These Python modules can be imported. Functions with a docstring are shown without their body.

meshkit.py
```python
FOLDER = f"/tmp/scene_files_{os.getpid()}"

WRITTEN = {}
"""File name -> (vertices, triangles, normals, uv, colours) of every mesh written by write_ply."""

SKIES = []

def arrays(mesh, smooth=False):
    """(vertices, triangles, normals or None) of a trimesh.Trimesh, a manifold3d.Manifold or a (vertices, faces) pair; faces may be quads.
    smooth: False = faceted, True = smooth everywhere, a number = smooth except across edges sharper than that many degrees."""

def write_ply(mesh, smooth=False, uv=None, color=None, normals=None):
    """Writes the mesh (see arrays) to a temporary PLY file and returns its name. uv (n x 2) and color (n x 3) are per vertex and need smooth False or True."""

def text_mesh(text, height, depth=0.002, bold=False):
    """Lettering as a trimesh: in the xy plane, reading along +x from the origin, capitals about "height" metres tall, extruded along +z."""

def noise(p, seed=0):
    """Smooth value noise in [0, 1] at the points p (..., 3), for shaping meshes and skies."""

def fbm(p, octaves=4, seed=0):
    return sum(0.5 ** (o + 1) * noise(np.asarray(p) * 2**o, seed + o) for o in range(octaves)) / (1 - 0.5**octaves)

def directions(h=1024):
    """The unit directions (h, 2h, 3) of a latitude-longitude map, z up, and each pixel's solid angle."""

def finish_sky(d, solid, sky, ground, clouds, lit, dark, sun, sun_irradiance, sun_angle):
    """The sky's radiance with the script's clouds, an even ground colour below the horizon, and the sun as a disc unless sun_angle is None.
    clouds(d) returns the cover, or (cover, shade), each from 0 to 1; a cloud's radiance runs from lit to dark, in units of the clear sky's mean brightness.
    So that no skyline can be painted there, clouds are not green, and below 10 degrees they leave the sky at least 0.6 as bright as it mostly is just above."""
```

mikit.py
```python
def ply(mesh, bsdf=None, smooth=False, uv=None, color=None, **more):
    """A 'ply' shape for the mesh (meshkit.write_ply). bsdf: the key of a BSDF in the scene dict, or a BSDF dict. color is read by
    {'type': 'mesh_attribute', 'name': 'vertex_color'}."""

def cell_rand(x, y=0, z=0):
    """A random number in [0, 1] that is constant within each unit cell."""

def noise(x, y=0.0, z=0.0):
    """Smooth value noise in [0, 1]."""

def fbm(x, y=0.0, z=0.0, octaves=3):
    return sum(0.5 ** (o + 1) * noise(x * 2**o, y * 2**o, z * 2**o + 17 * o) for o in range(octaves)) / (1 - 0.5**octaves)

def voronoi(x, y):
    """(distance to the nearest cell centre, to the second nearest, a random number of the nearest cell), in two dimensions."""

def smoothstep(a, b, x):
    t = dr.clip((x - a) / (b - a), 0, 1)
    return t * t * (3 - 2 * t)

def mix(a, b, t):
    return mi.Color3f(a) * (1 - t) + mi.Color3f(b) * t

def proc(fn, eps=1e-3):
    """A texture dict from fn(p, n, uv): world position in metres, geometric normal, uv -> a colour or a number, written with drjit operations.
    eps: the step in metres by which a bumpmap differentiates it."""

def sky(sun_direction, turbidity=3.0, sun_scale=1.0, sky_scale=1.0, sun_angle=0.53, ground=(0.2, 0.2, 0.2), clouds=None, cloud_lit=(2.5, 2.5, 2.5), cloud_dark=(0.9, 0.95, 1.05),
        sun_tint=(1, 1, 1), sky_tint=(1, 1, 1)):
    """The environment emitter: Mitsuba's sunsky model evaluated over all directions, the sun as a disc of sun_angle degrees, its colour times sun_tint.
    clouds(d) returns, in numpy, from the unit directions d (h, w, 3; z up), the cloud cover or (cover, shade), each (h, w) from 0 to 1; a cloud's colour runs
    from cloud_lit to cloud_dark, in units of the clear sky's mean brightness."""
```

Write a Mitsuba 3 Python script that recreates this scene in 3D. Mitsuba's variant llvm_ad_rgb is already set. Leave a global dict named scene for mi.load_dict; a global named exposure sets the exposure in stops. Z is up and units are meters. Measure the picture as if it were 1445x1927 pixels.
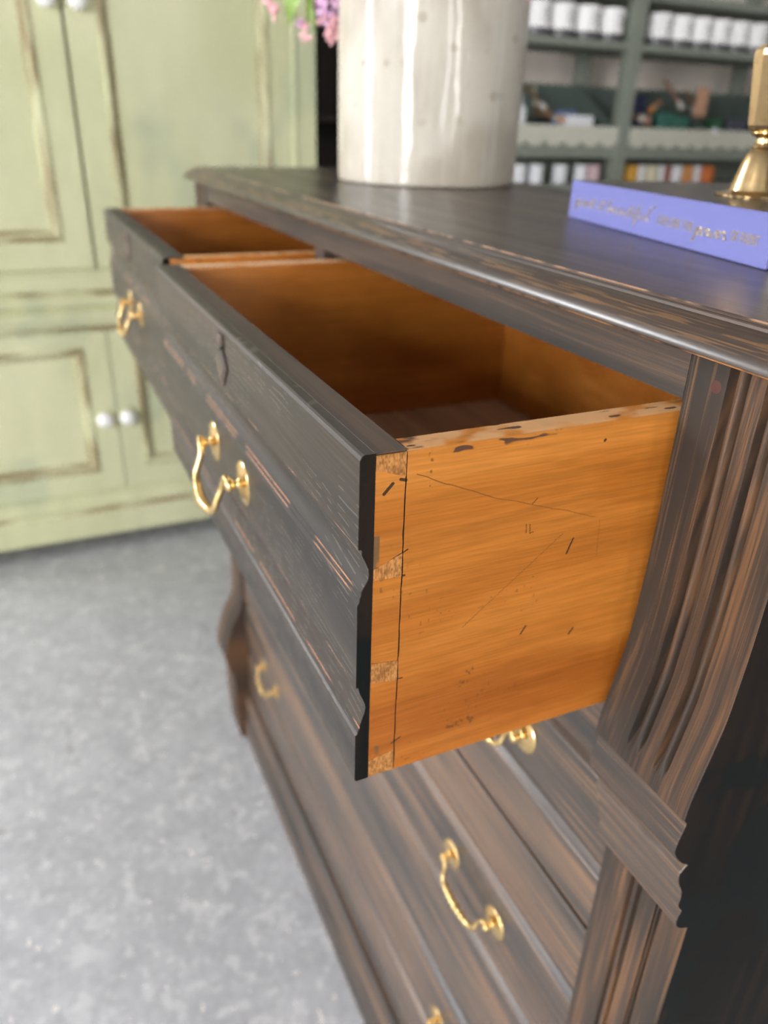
import math, random
import numpy as np
import trimesh
import shapely.geometry as sg
from shapely.ops import unary_union
import drjit as dr
import mitsuba as mi
import mikit, meshkit
from mikit import noise, fbm, smoothstep, mix, proc, cell_rand

random.seed(7)
rng = np.random.default_rng(7)
T = mi.ScalarTransform4f
scene = {'type': 'scene'}
labels = {}
ZB = 1.195                       # height of the open drawers' top edge above the floor

# ------------------------------------------------------------------ camera, light, exposure
CAM = np.array([0.29644276, -0.12756856, 0.13436365 + ZB])
RIGHT = np.array([0.41333783, 0.91013333, 0.02844564])
DOWN = np.array([0.42041661, -0.16303606, -0.89256323])
FWD = np.array([-0.80771388, 0.38088917, -0.45002414])
FOCAL = 1449.31
M = np.eye(4)
M[:3, 0], M[:3, 1], M[:3, 2], M[:3, 3] = -RIGHT, -DOWN, FWD, CAM
scene['camera'] = {'type': 'thinlens', 'fov': 2 * math.degrees(math.atan(722.5 / FOCAL)), 'fov_axis': 'x', 'near_clip': 0.02, 'far_clip': 60.0,
                   'aperture_radius': 0.0022, 'focus_distance': 0.37, 'to_world': T(M)}
exposure = 1.68
# daylight through the shop windows: (wall, along-wall range, height range, radiance of the bright sky behind the panes)
WINDOWS = [('right', (0.55, 0.85), (1.25, 2.75), (12.0, 11.7, 11.2)),
           ('right', (-0.42, -0.18), (1.25, 2.75), (12.0, 12.1, 12.4)),
           ('front', (1.8, 3.0), (1.0, 2.95), (17.5, 17.5, 17.5)),
           ('front', (-0.40, 0.80), (1.9, 2.95), (3.6, 3.65, 3.8)),
           ('front', (-2.45, -1.85), (0.8, 2.95), (7.0, 7.1, 7.5)),
           ('left', (-2.9, -1.5), (2.3, 2.95), (17.0, 17.3, 18.2))]
RX0, RX1, RY0, RY1, RZ = -2.95, 4.2, -4.0, 4.2, 3.1


# ------------------------------------------------------------------ helpers
_count = {}


def key_for(name):
    n = _count.get(name, 0)
    _count[name] = n + 1
    return name if n == 0 else '%s_%03d' % (name, n)


def put(name, mesh, mat, parent=None, smooth=False, label=None, cat=None, group=None, kind=None, **more):
    k = key_for((parent + '__' if parent else '') + name)
    scene[k] = mikit.ply(mesh, mat, smooth=smooth, **more)
    note(k, label, cat, group, kind)
    return k


def note(k, label=None, cat=None, group=None, kind=None):
    d = {a: b for a, b in (('label', label), ('category', cat), ('group', group), ('kind', kind)) if b}
    if d:
        labels[k] = d


def thing(name, label, cat, group=None):
    k = key_for(name)
    note(k, label, cat, group)
    return k


def box(x0, x1, y0, y1, z0, z1, b=0.0):
    """A box, its edges chamfered by b."""
    if b <= 0:
        m = trimesh.creation.box((x1 - x0, y1 - y0, z1 - z0))
        m.apply_translation(((x0 + x1) / 2, (y0 + y1) / 2, (z0 + z1) / 2))
        return m
    p = []
    for i in (0, 1):
        for j in (0, 1):
            for k in (0, 1):
                c = [(x0, x1)[i], (y0, y1)[j], (z0, z1)[k]]
                s = [1 - 2 * i, 1 - 2 * j, 1 - 2 * k]
                for a in range(3):
                    q = [c[t] + (0 if t == a else s[t] * b) for t in range(3)]
                    p.append(q)
    return trimesh.convex.convex_hull(np.array(p))


def join(*ms):
    return trimesh.util.concatenate(list(ms))


def prism_x(poly, x0, x1):
    """Extrudes a (y, z) polygon along x."""
    m = trimesh.creation.extrude_polygon(sg.Polygon(poly).buffer(0), x1 - x0, engine='earcut')
    v = m.vertices.copy()
    m.vertices = np.c_[v[:, 2] + x0, v[:, 0], v[:, 1]]
    return m


def prism_y(poly, y0, y1):
    """Extrudes an (x, z) polygon along y."""
    m = trimesh.creation.extrude_polygon(sg.Polygon(poly).buffer(0), y1 - y0, engine='earcut')
    v = m.vertices.copy()
    m.vertices = np.c_[v[:, 0], v[:, 2] + y0, v[:, 1]]
    m.invert()
    return m


def lathe(prof, at=(0, 0, 0), n=40):
    m = trimesh.creation.revolve(np.array(prof, float), sections=n)
    m.apply_translation(at)
    return m


def smooth_path(pts, n=8):
    """Catmull-Rom through the points (k, d)."""
    p = np.asarray(pts, float)
    q = np.vstack([2 * p[0] - p[1], p, 2 * p[-1] - p[-2]])
    out = []
    for i in range(1, len(q) - 2):
        t = np.linspace(0, 1, n, endpoint=False)[:, None]
        a, b, c, d = q[i - 1], q[i], q[i + 1], q[i + 2]
        out.append(0.5 * ((2 * b) + (-a + c) * t + (2 * a - 5 * b + 4 * c - d) * t ** 2 + (-a + 3 * b - 3 * c + d) * t ** 3))
    return np.vstack(out + [p[-1:]])


def tube(path, radii, n=12):
    path = np.asarray(path, float)
    radii = np.broadcast_to(radii, len(path))
    tan = np.gradient(path, axis=0)
    tan /= np.linalg.norm(tan, axis=1, keepdims=True)
    u = np.cross(tan[0], [0.31, 0.77, 0.55])
    u /= np.linalg.norm(u)
    v, f = [], []
    a = np.linspace(0, 2 * np.pi, n, endpoint=False)
    for i in range(len(path)):
        u = u - tan[i] * (u @ tan[i])
        u /= np.linalg.norm(u)
        w = np.cross(tan[i], u)
        v.append(path[i] + radii[i] * (np.cos(a)[:, None] * u + np.sin(a)[:, None] * w))
    v = np.vstack(v + [path[:1], path[-1:]])
    k = len(path)
    for i in range(k - 1):
        for j in range(n):
            j2 = (j + 1) % n
            f += [[i * n + j, i * n + j2, (i + 1) * n + j2], [i * n + j, (i + 1) * n + j2, (i + 1) * n + j]]
    for j in range(n):
        j2 = (j + 1) % n
        f += [[k * n, j2, j], [k * n + 1, (k - 1) * n + j, (k - 1) * n + j2]]
    return trimesh.Trimesh(v, f, process=False)


def ball(c, r, sub=2, scale=(1, 1, 1)):
    m = trimesh.creation.icosphere(subdivisions=sub, radius=1.0)
    m.vertices = m.vertices * np.asarray(scale) * r + np.asarray(c)
    return m


def grid_mesh(P):
    """Closed skin from P (a, b, 3): rows a wrap around, columns b are capped by fans."""
    a, b = P.shape[:2]
    v = P.reshape(-1, 3)
    f = []
    for i in range(a):
        i2 = (i + 1) % a
        for j in range(b - 1):
            f += [[i * b + j, i2 * b + j, i2 * b + j + 1], [i * b + j, i2 * b + j + 1, i * b + j + 1]]
    c0, c1 = len(v), len(v) + 1
    v = np.vstack([v, P[:, 0].mean(0), P[:, -1].mean(0)])
    for i in range(a):
        i2 = (i + 1) % a
        f += [[c0, i2 * b, i * b], [c1, i * b + b - 1, i2 * b + b - 1]]
    m = trimesh.Trimesh(v, f, process=False)
    m.fix_normals()
    return m


# ------------------------------------------------------------------ materials
def mat(k, tex, rough, spec=0.5, metallic=0.0, bump=None, bscale=1.0, **more):
    b = {'type': 'principled', 'base_color': tex if isinstance(tex, dict) else {'type': 'rgb', 'value': list(tex)}, 'metallic': metallic, 'specular': spec,
         'roughness': rough if not isinstance(rough, dict) else rough, **more}
    if bump is not None:
        b = {'type': 'bumpmap', 'arbitrary': bump, 'scale': bscale, 'bsdf': b}
    scene[k] = {'type': 'twosided', 'bsdf': b}
    return k


def dark_wood(g, a, b, off, warm, pale=0.0):
    """Stained oak colour: g runs along the grain, a and b across it (metres)."""
    w = fbm(g * 1.7 + off, a * 9, b * 9, 2) * 0.02
    broad = fbm(g * 2.6 + off, (a + w) * 30, (b + w) * 30, 3)
    fine = 0.36 * noise(g * 11 + 3.1, (a + w) * 300, (b + w) * 300) + 0.34 * noise(g * 16 + 1.7, (a + w) * 800, (b + w) * 800) + 0.30 * noise(g * 24 + 4.0, (a + w) * 1900, (b + w) * 1900)
    c = mix((0.030, 0.026, 0.023), (0.070, 0.052, 0.041), smoothstep(0.25, 0.80, broad))
    c = mix(c, (0.210, 0.112, 0.052), smoothstep(0.48, 0.68, fine * 0.62 + broad * 0.38) * warm)
    patch = smoothstep(0.52, 0.70, fbm(g * 5 + off * 2, a * 20, b * 20, 3))
    c = mix(c, (0.200, 0.098, 0.046), patch * smoothstep(0.30, 0.80, fine) * warm * 0.8)
    if pale:
        t = (b + w) * 230 + 0.5 * noise(g * 60, a * 90, b * 90)
        line = 1 - smoothstep(0.04, 0.13, dr.abs(t - dr.round(t)))
        line *= smoothstep(0.40, 0.62, noise(g * 130, b * 160, 3.0)) * smoothstep(0.40, 0.60, fbm(g * 7, b * 30, 5.0, 2))
        c = mix(c, (0.20, 0.175, 0.14), line * pale)
    return c


def worn(c, z, at, w, amount):
    """Stain rubbed through to bare wood along an edge at height z = at."""
    return mix(c, (0.36, 0.165, 0.085), (1 - smoothstep(w * 0.4, w, dr.abs(z - at))) * amount)


def drawer_front_wood(p, n, uv):
    z = p.z - ZB
    arch = 0.10 * dr.square(p.x + 0.27) + 0.02 * fbm(p.x * 4, z * 6, 0.0, 2)
    c = dark_wood(p.x, p.y, p.z + arch, 5.0, 0.10, 0.40) * mi.Color3f(0.56, 0.59, 0.58)
    k = smoothstep(0.35, 0.6, fbm(p.x * 40, z * 50, 1.0, 2))
    for at in (-0.0490, -0.0751, -0.0786, -0.1330, -0.1612):
        c = worn(c, z, at, 0.0007, 0.75 * k)
    return c


def lower_front_wood(p, n, uv):
    return dark_wood(p.x, p.y, p.z, 4.0, 0.55)


def top_wood(p, n, uv):
    z = p.z - ZB
    c = dark_wood(p.x, p.y * 0.8, p.z * 0.3, 8.0, 0.10) * mi.Color3f(0.72, 0.70, 0.70)
    k = smoothstep(0.30, 0.62, fbm(p.x * 70, p.y * 40, 2.0, 3))
    c = mix(c, (0.34, 0.155, 0.060), (1 - smoothstep(0.0394, 0.0402, z)) * smoothstep(0.0383, 0.0386, z) * k * 0.9)
    c = mix(c, (0.34, 0.19, 0.11), smoothstep(0.0564, 0.0569, z) * (1 - smoothstep(0.1832, 0.1838, p.y)) * k * 0.8)
    bump = smoothstep(0.0425, 0.0475, z) * (1 - smoothstep(0.0505, 0.0545, z))
    return mix(c, (0.16, 0.085, 0.038), bump * smoothstep(0.50, 0.72, noise(p.x * 45, z * 900, p.y * 900)) * 0.6)


mat('wood_front', proc(lambda p, n, uv: dark_wood(p.x, p.y * 0.5, p.z, 1.0, 0.24)), 0.42, 0.32)
mat('wood_drawer', proc(drawer_front_wood), 0.42, 0.32)
mat('wood_top', proc(top_wood), 0.29, 0.42)
mat('wood_matt', proc(lambda p, n, uv: dark_wood(p.x, p.y, p.z, 6.0, 0.12)), 0.55, 0.25)
mat('wood_post', proc(lambda p, n, uv: dark_wood(p.z * 0.8, p.x, 0.0 * p.y, 3.0, 0.50) * mi.Color3f(0.84, 0.79, 0.74)), 0.45, 0.24)
mat('wood_capital', proc(lambda p, n, uv: dark_wood(p.x, p.y * 0.6, p.z, 9.0, 0.45)), 0.36, 0.45)
mat('wood_lower', proc(lower_front_wood), 0.31, 0.55)


def black_wood(p, n, uv):
    g = noise(p.z * 8, p.y * 160, p.x * 160)
    w = fbm(p.x * 7, p.y * 7, p.z * 7, 3)
    c = mix((0.0050, 0.0045, 0.0040), (0.014, 0.0088, 0.0058), smoothstep(0.42, 0.75, w * 0.6 + g * 0.4))
    return mix(c, (0.004, 0.005, 0.005), smoothstep(0.60, 0.64, fbm(p.y * 16 + 3, p.z * 16, p.x * 3, 3)))


mat('wood_black', proc(black_wood), 0.55, 0.12)


def seg(y, z, a, b, w):
    """1 on the line from a to b of half-width w."""
    ax, az = a
    dx, dz = b[0] - ax, b[1] - az
    t = dr.clip(((y - ax) * dx + (z - az) * dz) / (dx * dx + dz * dz), 0, 1)
    d = dr.sqrt(dr.square(y - ax - t * dx) + dr.square(z - az - t * dz))
    return 1 - smoothstep(w * 0.6, w, d)


def tan_wood(p):
    w = fbm(p.y * 3 + 2, p.z * 7, p.x * 5, 3)
    zz = p.z + 0.035 * w
    fine = noise(p.y * 7, zz * 320, p.x * 320)
    rings = fbm(p.y * 2.6, zz * 40, p.x * 20, 4)
    c = mix((0.39, 0.138, 0.021), (0.28, 0.082, 0.010), smoothstep(-0.10, 1.15, rings))
    c = mix(c, (0.48, 0.190, 0.038), smoothstep(0.50, 0.85, fbm(p.y * 5 + 8, zz * 60, p.x * 9, 3)) * 0.45)
    c = mix(c, c * mi.Color3f(0.84, 0.74, 0.6), smoothstep(0.48, 0.72, fbm(p.y * 12 + 3, p.z * 26, p.x * 9, 4)) * 0.6)
    c = mix(c, c * mi.Color3f(1.22, 1.26, 1.4), smoothstep(0.45, 0.75, fbm(p.y * 9 + 1, p.z * 20, p.x * 9 + 4, 4)) * 0.6)
    fibre = noise(p.y * 60, p.z * 1300, p.x * 1300)
    return c * (0.80 + 0.16 * fine + 0.24 * fibre)


def side_wood(p, n, uv):
    y, z = p.y, p.z - ZB
    c = tan_wood(p)
    j = 0.0012 * (fbm(y * 90, z * 90, 0.0, 2) - 0.5)
    dark_band = smoothstep(-0.185, -0.168, z + 0.02 * fbm(y * 9, 1.0, 0.0, 2)) * (1 - smoothstep(-0.150, -0.128, z + 0.02 * fbm(y * 9, 4.0, 0.0, 2)))
    c = mix(c, c * mi.Color3f(0.70, 0.55, 0.42), dark_band * 0.8)
    yy, zz = y + j, z + j
    lines = seg(yy, zz, (0.029, -0.0139), (0.0739, -0.0334), 0.0004) + seg(yy, zz, (0.0739, -0.0334), (0.1422, -0.0574), 0.0003)
    lines += seg(yy, zz, (0.0619, -0.1105), (0.1216, -0.0637), 0.0003) + seg(yy, zz, (0.1458, -0.0607), (0.1478, -0.0834), 0.00025)
    c = mix(c, (0.16, 0.050, 0.012), dr.minimum(lines, 1) * 0.75)
    ink = seg(yy, zz, (0.1289, -0.0688), (0.1263, -0.0772), 0.0007) + seg(yy, zz, (0.1045, -0.1211), (0.1018, -0.1256), 0.0007) + seg(yy, zz, (0.1396, -0.1316), (0.1367, -0.1354), 0.0008)
    ink += seg(yy, zz, (0.1396, -0.0121), (0.1398, -0.0119), 0.0011) + seg(yy, zz, (0.0232, -0.002), (0.0231, -0.199), 0.00042)
    ink += seg(yy, zz, (0.0190, -0.0688), (0.0245, -0.0692), 0.0007) + seg(yy, zz, (0.0200, -0.1348), (0.0262, -0.1345), 0.0005) + seg(yy, zz, (0.0205, -0.0150), (0.0232, -0.0160), 0.0010)
    ink += seg(yy, zz, (0.0985, -0.0415), (0.1015, -0.0385), 0.0003) + seg(yy, zz, (0.0960, -0.0535), (0.0965, -0.0585), 0.0003) + seg(yy, zz, (0.0985, -0.0540), (0.0990, -0.0595), 0.0003) + seg(yy, zz, (0.0990, -0.0595), (0.1010, -0.0590), 0.0003)
    ink += seg(yy, zz, (0.0085, -0.0625), (0.0260, -0.0540), 0.0005)
    ink += seg(yy, zz, (0.0215, -0.1795), (0.0268, -0.1768), 0.0006)
    ink += seg(yy, zz, (0.0118, -0.0215), (0.0165, -0.0165), 0.0011)
    c = mix(c, (0.022, 0.013, 0.008), dr.minimum(ink, 1) * 0.92)
    smudge = seg(y, z, (0.0585, -0.1782), (0.0720, -0.1796), 0.0040) + seg(y, z, (0.0655, -0.150), (0.0695, -0.1420), 0.0035) + seg(y, z, (0.0363, -0.0040), (0.0352, -0.0215), 0.0018)
    smudge += seg(y, z, (0.095, 0.004), (0.110, -0.0005), 0.0030)
    c = mix(c, (0.060, 0.028, 0.012), dr.minimum(smudge, 1) * smoothstep(0.48, 0.75, fbm(y * 520, z * 520, 0.0, 2)) * 0.6)
    paint = smoothstep(0.40, 0.48, fbm(y * 130, z * 90, 3.0, 2)) * ((1 - smoothstep(0.0100, 0.0108, y)) * smoothstep(-0.0640, -0.0625, z) * (1 - smoothstep(-0.0440, -0.0430, z)) + (1 - smoothstep(0.0165, 0.0172, y)) * smoothstep(-0.1885, -0.1878, z) * (1 - smoothstep(-0.1788, -0.1780, z)))
    c = mix(c, (0.085, 0.062, 0.035), paint * 0.8)
    speck = smoothstep(0.875, 0.90, noise(y * 420, z * 420, 2.0)) * smoothstep(0.55, 0.7, noise(y * 31, z * 31, 7.0))
    c = mix(c, (0.09, 0.035, 0.012), speck * 0.4)
    c = mix(c, (0.54, 0.31, 0.15), smoothstep(-0.0020, -0.0010, z) * smoothstep(0.25, 0.55, fbm(p.x * 90, y * 60, 1.0, 3)) * 0.8)  # paler top edge: light from above painted into the wood colour
    # dark stain rubbed on the top edge next to the front
    top = smoothstep(-0.0014, -0.0006, z) * (1 - smoothstep(0.038, 0.052, y + 0.03 * fbm(y * 160, p.x * 300, 0.0, 2)))
    top2 = smoothstep(-0.0040, -0.0020, z + 0.004 * fbm(y * 120, z * 300, 0.0, 2)) * smoothstep(0.70, 0.76, fbm(y * 75, z * 260, p.x * 260, 2))
    return mix(c, (0.050, 0.026, 0.020), dr.minimum(top + top2, 1) * 0.9)


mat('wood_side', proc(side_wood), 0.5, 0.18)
def inner_wood(p, n, uv):
    c = tan_wood(p)
    return mix(c, (0.56, 0.34, 0.19), smoothstep(-0.0026, -0.0012, p.z - ZB) * smoothstep(0.25, 0.55, fbm(p.x * 60, p.y * 60, 1.0, 3)))  # top rim lightened in the colour, standing in for light from above


def board_wood(p, n, uv):
    g = fbm(p.x * 4, p.y * 60, 3.0, 3)
    return mix((0.50, 0.33, 0.22), (0.38, 0.23, 0.14), smoothstep(0.3, 0.7, g))


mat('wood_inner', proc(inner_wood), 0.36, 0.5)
mat('plug_wood', (0.060, 0.022, 0.018), 0.4, 0.4)
mat('wood_board', proc(board_wood), 0.5, 0.3)


def end_grain(p, n, uv):
    f = noise(p.y * 1500, p.z * 700, p.x * 900)
    return mix((0.20, 0.080, 0.020), (0.48, 0.215, 0.065), smoothstep(0.2, 0.8, f * 0.6 + 0.4 * fbm(p.y * 200, p.z * 200, 0.0, 2)))


mat('wood_end', proc(end_grain), 0.6, 0.2)


def green_paint(p, n, uv):
    m = fbm(p.y * 3.1, p.z * 3.1, p.x * 3, 4)
    brush = noise(p.y * 26, p.z * 5, p.x * 26)
    c = mix((0.52, 0.530, 0.315), (0.60, 0.600, 0.390), smoothstep(0.3, 0.7, m))
    c = mix(c, (0.380, 0.430, 0.300), smoothstep(0.58, 0.80, fbm(p.y * 5 + 11, p.z * 4, 2.0, 3)) * 0.5)
    return c * (0.95 + 0.1 * brush)


mat('paint_green', proc(green_paint), 0.55, 0.3)


def glaze_paint(p, n, uv):
    base = green_paint(p, n, uv)
    g = fbm(p.y * 9 + 4, p.z * 9, p.x * 200, 3)
    return mix(base, (0.225, 0.160, 0.075), smoothstep(0.34, 0.62, g) * 0.85)


mat('paint_glaze', proc(glaze_paint), 0.5, 0.3)


def concrete(p, n, uv):
    a = fbm(p.x * 2.1, p.y * 2.1, 0.0, 4)
    b = fbm(p.x * 21, p.y * 21, 3.0, 4)
    s = fbm(p.x * 90, p.y * 90, 5.0, 2)
    c = mix((0.31, 0.314, 0.330), (0.42, 0.423, 0.44), smoothstep(0.25, 0.75, a * 0.35 + b * 0.35 + s * 0.30))
    c = mix(c, (0.55, 0.55, 0.55), smoothstep(0.55, 0.75, fbm(p.x * 48 + 7, p.y * 48, 1.0, 4)) * 0.45)
    fleck = smoothstep(0.945, 0.965, noise(p.x * 62, p.y * 62, 9.0))
    c = mix(c, (0.68, 0.63, 0.61), fleck * 0.8)
    stain = smoothstep(0.93, 0.96, noise(p.x * 30 + 5, p.y * 30, 1.0))
    return mix(c, (0.25, 0.24, 0.235), stain * 0.6)


mat('floor_concrete', proc(concrete), 0.45, 0.4)


def glaze_crock(p, n, uv):
    a = mi.Float(dr.atan2(p.y - 0.455, p.x + 0.829))
    m = fbm(p.x * 14, p.y * 14, p.z * 8, 4)
    c = mix((0.345, 0.305, 0.25), (0.475, 0.44, 0.375), smoothstep(0.30, 0.68, m))
    run = fbm(a * 20, p.z * 2.5, 1.0, 3)
    c = mix(c, (0.56, 0.55, 0.51), smoothstep(0.52, 0.75, run) * 0.25)
    spot = smoothstep(0.80, 0.84, noise(p.x * 60, p.y * 60, p.z * 60)) * smoothstep(0.5, 0.7, m)
    return mix(c, (0.26, 0.20, 0.14), spot * 0.6)


mat('crock_glaze', proc(glaze_crock), 0.11, 0.33, bump=proc(lambda p, n, uv: fbm(p.x * 9, p.y * 9, p.z * 5, 3) + 0.06 * fbm(p.x * 70, p.y * 70, p.z * 40, 2), 2e-3), bscale=0.0042)
mat('brass', proc(lambda p, n, uv: mix((0.86, 0.62, 0.28), (0.66, 0.44, 0.17), smoothstep(0.45, 0.75, fbm(p.x * 260, p.y * 260, p.z * 260, 3)))), 0.24, 0.5, metallic=1.0)
mat('bell_metal', proc(lambda p, n, uv: mix((0.74, 0.53, 0.27), (0.58, 0.39, 0.18), smoothstep(0.45, 0.75, fbm(p.x * 90, p.y * 90, p.z * 90, 3)))), 0.17, 0.5, metallic=1.0)
mat('gold_foil', (0.50, 0.39, 0.17), 0.35, 0.5, metallic=0.85)
mat('book_purple', proc(lambda p, n, uv: mi.Color3f(0.115, 0.122, 0.305) * (0.96 + 0.08 * noise(p.x * 2500, p.y * 2500, p.z * 2500))), 0.55, 0.3)
mat('book_cover', (0.030, 0.024, 0.022), 0.22, 0.5)
mat('book_pages', proc(lambda p, n, uv: mi.Color3f(0.70, 0.67, 0.60) * (0.8 + 0.25 * noise(p.z * 4000, 0.0, 0.0))), 0.8, 0.1)
mat('porcelain', (0.92, 0.91, 0.88), 0.12, 0.5)
mat('shelf_green', proc(lambda p, n, uv: mi.Color3f(0.205, 0.228, 0.190) * (0.92 + 0.16 * fbm(p.x * 8, p.y * 8, p.z * 8, 2))), 0.5, 0.3)
mat('bin_green', (0.085, 0.110, 0.098), 0.55, 0.3)
mat('trim_cream', (0.53, 0.52, 0.44), 0.55, 0.3)
mat('wall_paint', proc(lambda p, n, uv: mi.Color3f(0.84, 0.76, 0.69) * (0.95 + 0.1 * fbm(p.x * 2, p.y * 2, p.z * 2, 2))), 0.8, 0.1)
mat('room_white', (0.46, 0.45, 0.44), 0.85, 0.1)
mat('ceiling_white', (0.26, 0.255, 0.25), 0.9, 0.1)
mat('dark_walnut', proc(lambda p, n, uv: mix((0.010, 0.007, 0.006), (0.026, 0.015, 0.010), noise(p.z * 6, p.y * 120, p.x * 120))), 0.5, 0.3)
mat('tin_label', (0.90, 0.90, 0.90), 0.45, 0.4)
mat('tin_metal', (0.070, 0.068, 0.078), 0.35, 0.5)
mat('tin_print', (0.22, 0.22, 0.22), 0.6, 0.2)
mat('red_print', (0.46, 0.050, 0.050), 0.5, 0.3)
mat('tin_pinkish', (0.36, 0.24, 0.22), 0.5, 0.3)
for nm, c in (('white', (0.74, 0.75, 0.78)), ('pink', (0.55, 0.40, 0.42)), ('beige', (0.42, 0.39, 0.31)), ('yellow', (0.60, 0.31, 0.020)), ('cream', (0.58, 0.53, 0.38)),
              ('rust', (0.25, 0.065, 0.020)), ('tan', (0.55, 0.23, 0.060)), ('orange', (0.58, 0.14, 0.020)), ('navy', (0.010, 0.016, 0.060)), ('teal', (0.020, 0.110, 0.080)),
              ('blue', (0.12, 0.17, 0.32)), ('slate', (0.055, 0.06, 0.085)), ('bark', (0.15, 0.085, 0.040)), ('kraft', (0.46, 0.25, 0.155)), ('pinkwood', (0.30, 0.16, 0.115)), ('bristle', (0.035, 0.030, 0.022)),
              ('steel', (0.55, 0.53, 0.48)), ('emerald', (0.020, 0.090, 0.040))):
    mat('c_' + nm, c, 0.45, 0.4)
mat('petal', proc(lambda p, n, uv: mix((0.36, 0.17, 0.36), (0.80, 0.55, 0.72), noise(p.x * 130, p.y * 130, p.z * 130))), 0.7, 0.2)
mat('bud', proc(lambda p, n, uv: mix((0.62, 0.25, 0.30), (0.85, 0.60, 0.60), noise(p.x * 150, p.y * 150, p.z * 150))), 0.7, 0.2)
mat('leaf', proc(lambda p, n, uv: mix((0.10, 0.18, 0.020), (0.22, 0.34, 0.07), noise(p.x * 60, p.y * 60, p.z * 60))), 0.45, 0.4)
mat('stem', (0.16, 0.20, 0.030), 0.6, 0.3)
mat('window_frame', (0.55, 0.55, 0.53), 0.5, 0.3)

# ------------------------------------------------------------------ the room
floor_key = put('floor', box(RX0 - 0.1, RX1 + 0.1, RY0 - 0.1, RY1 + 0.1, -0.1, 0.0), 'floor_concrete', kind='structure', label='mottled pale grey concrete shop floor')
put('ceiling', box(RX0 - 0.1, RX1 + 0.1, RY0 - 0.1, RY1 + 0.1, RZ, RZ + 0.1), 'ceiling_white', kind='structure')
put('wall_back', box(RX0, RX1, RY1, RY1 + 0.1, 0, RZ), 'room_white', kind='structure')


def pierced(u0, u1, holes):
    p = sg.box(u0, 0, u1, RZ)
    for (a, b), (c, d), _ in holes:
        p = p.difference(sg.box(a, c, b, d))
    return trimesh.creation.extrude_polygon(p, 0.1, engine='earcut')


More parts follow.
